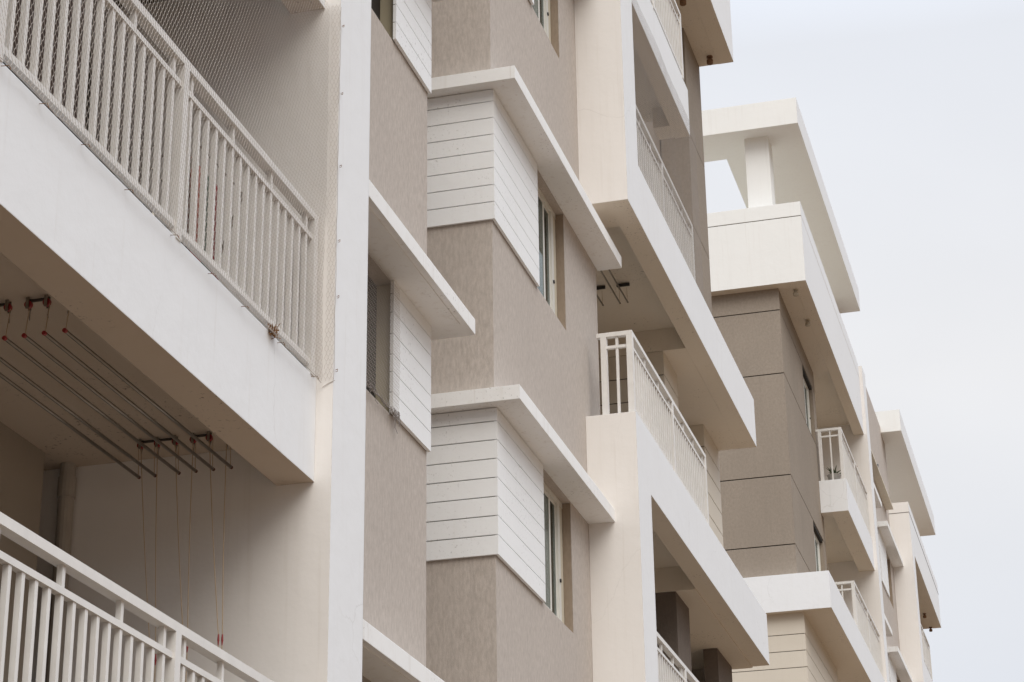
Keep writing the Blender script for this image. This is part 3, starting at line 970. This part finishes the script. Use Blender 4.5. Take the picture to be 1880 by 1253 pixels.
# roof storey: parapet with return, soffit, coping joint
m = MB().prism_xy([(19.3, -0.09), (27.6, -0.09), (27.6, 0.125), (19.52, 0.125), (19.52, 3.6), (19.3, 3.6)], 6.35, 7.62)
m.prism_xy([(19.3, -0.09), (27.6, -0.09), (27.6, 0.125), (19.52, 0.125), (19.52, 3.6), (19.3, 3.6)], 7.636, 7.91)
pr = obj('parapet', m, WHITE, F, side=ROOFW, under=SOFFIT)
obj('joint', MB().prism_xy([(19.312, -0.078), (27.59, -0.078), (27.59, 0.11), (19.51, 0.11), (19.51, 3.59), (19.312, 3.59)], 7.619, 7.637), SHADOWGAP, pr)
obj('roof_bounce_floor', MB().box(19.53, 35.9, 0.14, 9.0, 7.30, 7.34), ROOFTILE, F)  # unseen deck, raised, widened and paled to bounce light under the canopy
obj('roof_slab', MB().box(19.521, 23.8, 0.126, 3.6, 6.353, 6.7).box(23.801, 27.599, 0.126, 1.75, 6.60, 6.85), SOFFIT, F)
# middle balcony
m = MB().box(23.45, 27.599, -0.09, 0.235, 3.36, 4.0).box(23.45, 23.70, 0.236, 0.429, 3.36, 4.0)
obj('balcony_parapet', m, WHITE, F, under=SOFFIT)
obj('balcony_slab', MB().box(23.801, 27.599, 0.236, 1.75, 3.60, 3.85), SOFFIT, F)
# lower frame
m = MB().prism_xy([(19.3, -0.13), (27.6, -0.13), (27.6, 0.10), (19.56, 0.10), (19.56, 3.6), (19.3, 3.6)], 0.36, 1.0)
obj('balcony_parapet', m, WHITE, F, under=SOFFIT)
obj('balcony_slab', MB().box(19.561, 27.599, 0.101, 3.6, 0.362, 0.88), SOFFIT, F)
obj('wall', MB().box(23.81, 27.599, 1.76, 1.9, ZB, 6.6), CREAM, F)
# cream grooved base
m = MB()
core = grooved(m, 19.45, 23.6, 0.355, 3.4, ZB, 0.361, [-0.005 - 0.285 * i for i in range(14)], gap=0.012)
o = obj('wall', m, CREAM, F)
obj('joint', core, SHADOWGAP, o)
obj('pillar', MB().box(27.6, 28.15, -0.16, 1.75, ZB, 7.9), WHITE, F, side=CREAMW)
obj('wall', MB().box(28.0, 31.3, 0.33, 0.5, 7.0, 9.55), TAUPE, F) if False else None

# roof canopies
m = MB()
zc0, zc1 = 9.5, 10.03
m.box(19.3, 28.38, -0.15, 1.36, zc0, zc1).box(19.3, 20.35, 1.36, 2.7, zc0, zc1).box(27.3, 28.38, 1.36, 2.7, zc0, zc1).box(19.3, 28.38, 2.7, 3.6, zc0, zc1)
cn = obj('roof_canopy', m, WHITE, F, side=ROOFW, under=ROOFW)
for x in (19.65, 27.5):
    obj('column', MB().box(x, x + 0.42, 0.456, 0.90, 6.71 if x < 24 else 6.86, zc0 + 0.003), ROOFW, F)
obj('roof_canopy', MB().box(36.2, 45.35, -0.19, 3.2, 9.45, 10.02), WHITE, F, side=ROOFW, under=ROOFW)
obj('vent_pipe', MB().tube((33.6, 0.30, 7.68), (33.6, 0.22, 7.66), 0.06, 14), BLACKP, F)

railing('small far railing with a return side above the cream box balcony of the distant block', 23.46, 27.58, -0.035, 4.0, 5.05, [23.49, 25.5, 27.55], ret=0.428)
railing('lowest far railing rising behind the long white parapet of the distant block', 23.50, 27.58, -0.06, 1.0, 2.0, [23.53, 25.5, 27.55], ret=0.428)

# ---- soffit lamps
def lamp(label, x, y, z, rusty=False):
    t = thing('soffit_lamp', label, 'lamp', (x, y, z), 'small lamps under the roof soffits')
    obj('base_plate', MB().tube((x, y, z - 0.02), (x, y, z - 0.0005), 0.045, 16), RUST if rusty else LAMPB, t)
    obj('lamp_body', MB().lathe(x, y, [(0.036, z - 0.125), (0.046, z - 0.115), (0.046, z - 0.06), (0.022, z - 0.045), (0.022, z - 0.0205)], 16), RUST if rusty else LAMPB, t, smooth=True)
lamp('pale soffit lamp nearest the corner of the large white roof parapet', 19.36 + 0.3, 0.145, 6.352)
lamp('pale soffit lamp farther along the large white roof parapet', 21.11, 0.145, 6.352)
lamp('rusty soffit lamp at the tip of the topmost overhang against the sky', 11.0, 0.06, 6.323, True)
lamp('rusty soffit lamp cut by the top edge of the picture', 9.30, 0.11, 6.323, True)
lamp('rusty soffit lamp at the very end of the far right overhang', T + 11.1, 0.10, 6.423, True)
lamp('rusty soffit lamp second from the end of the far right overhang', T + 9.6, 0.12, 6.423, True)

# ---- pots on the far balcony
t = thing('potted_plant', 'small green plant in a pale pot behind the short side railing of the far balcony', 'plant', (23.80, 0.17, 3.99))
px_, py_ = 23.80, 0.17
obj('pot', MB().lathe(px_, py_, [(0.09, 4.0), (0.125, 4.18), (0.14, 4.2), (0.12, 4.205)], 18), POTM, t, smooth=True)
lf = MB(); random.seed(5)
for i in range(34):
    a = random.uniform(0, 6.28); e = random.uniform(0.5, 1.35); L = random.uniform(0.14, 0.30)
    d = Vector((math.cos(a) * math.cos(e), math.sin(a) * math.cos(e), math.sin(e)))
    sdv = Vector((-math.sin(a), math.cos(a), 0)) * 0.014
    b0 = Vector((px_, py_, 4.19)); b1 = b0 + d * L * 0.55; b2 = b0 + d * L + Vector((0, 0, -0.04))
    k = [b0 - sdv * 0.4, b0 + sdv * 0.4, b1 + sdv, b2, b1 - sdv]
    lf._add([tuple(v) for v in k], [(0, 1, 2, 3, 4)])
obj('leaves', lf, LEAF, t)
t = thing('planter', 'small brown clay pot hooked on the rail of the far balcony', 'pot', (25.9, -0.10, 4.95))
obj('pot', MB().lathe(25.9, 0.075, [(0.07, 4.86), (0.10, 5.05), (0.115, 5.06), (0.115, 5.10), (0.085, 5.10)], 16), TERRA, t, smooth=True)
obj('hook', MB().path([(25.9, -0.02, 5.06), (25.9, -0.04, 5.08), (25.9, -0.075, 5.06)], 0.006, 6), RUST, t)
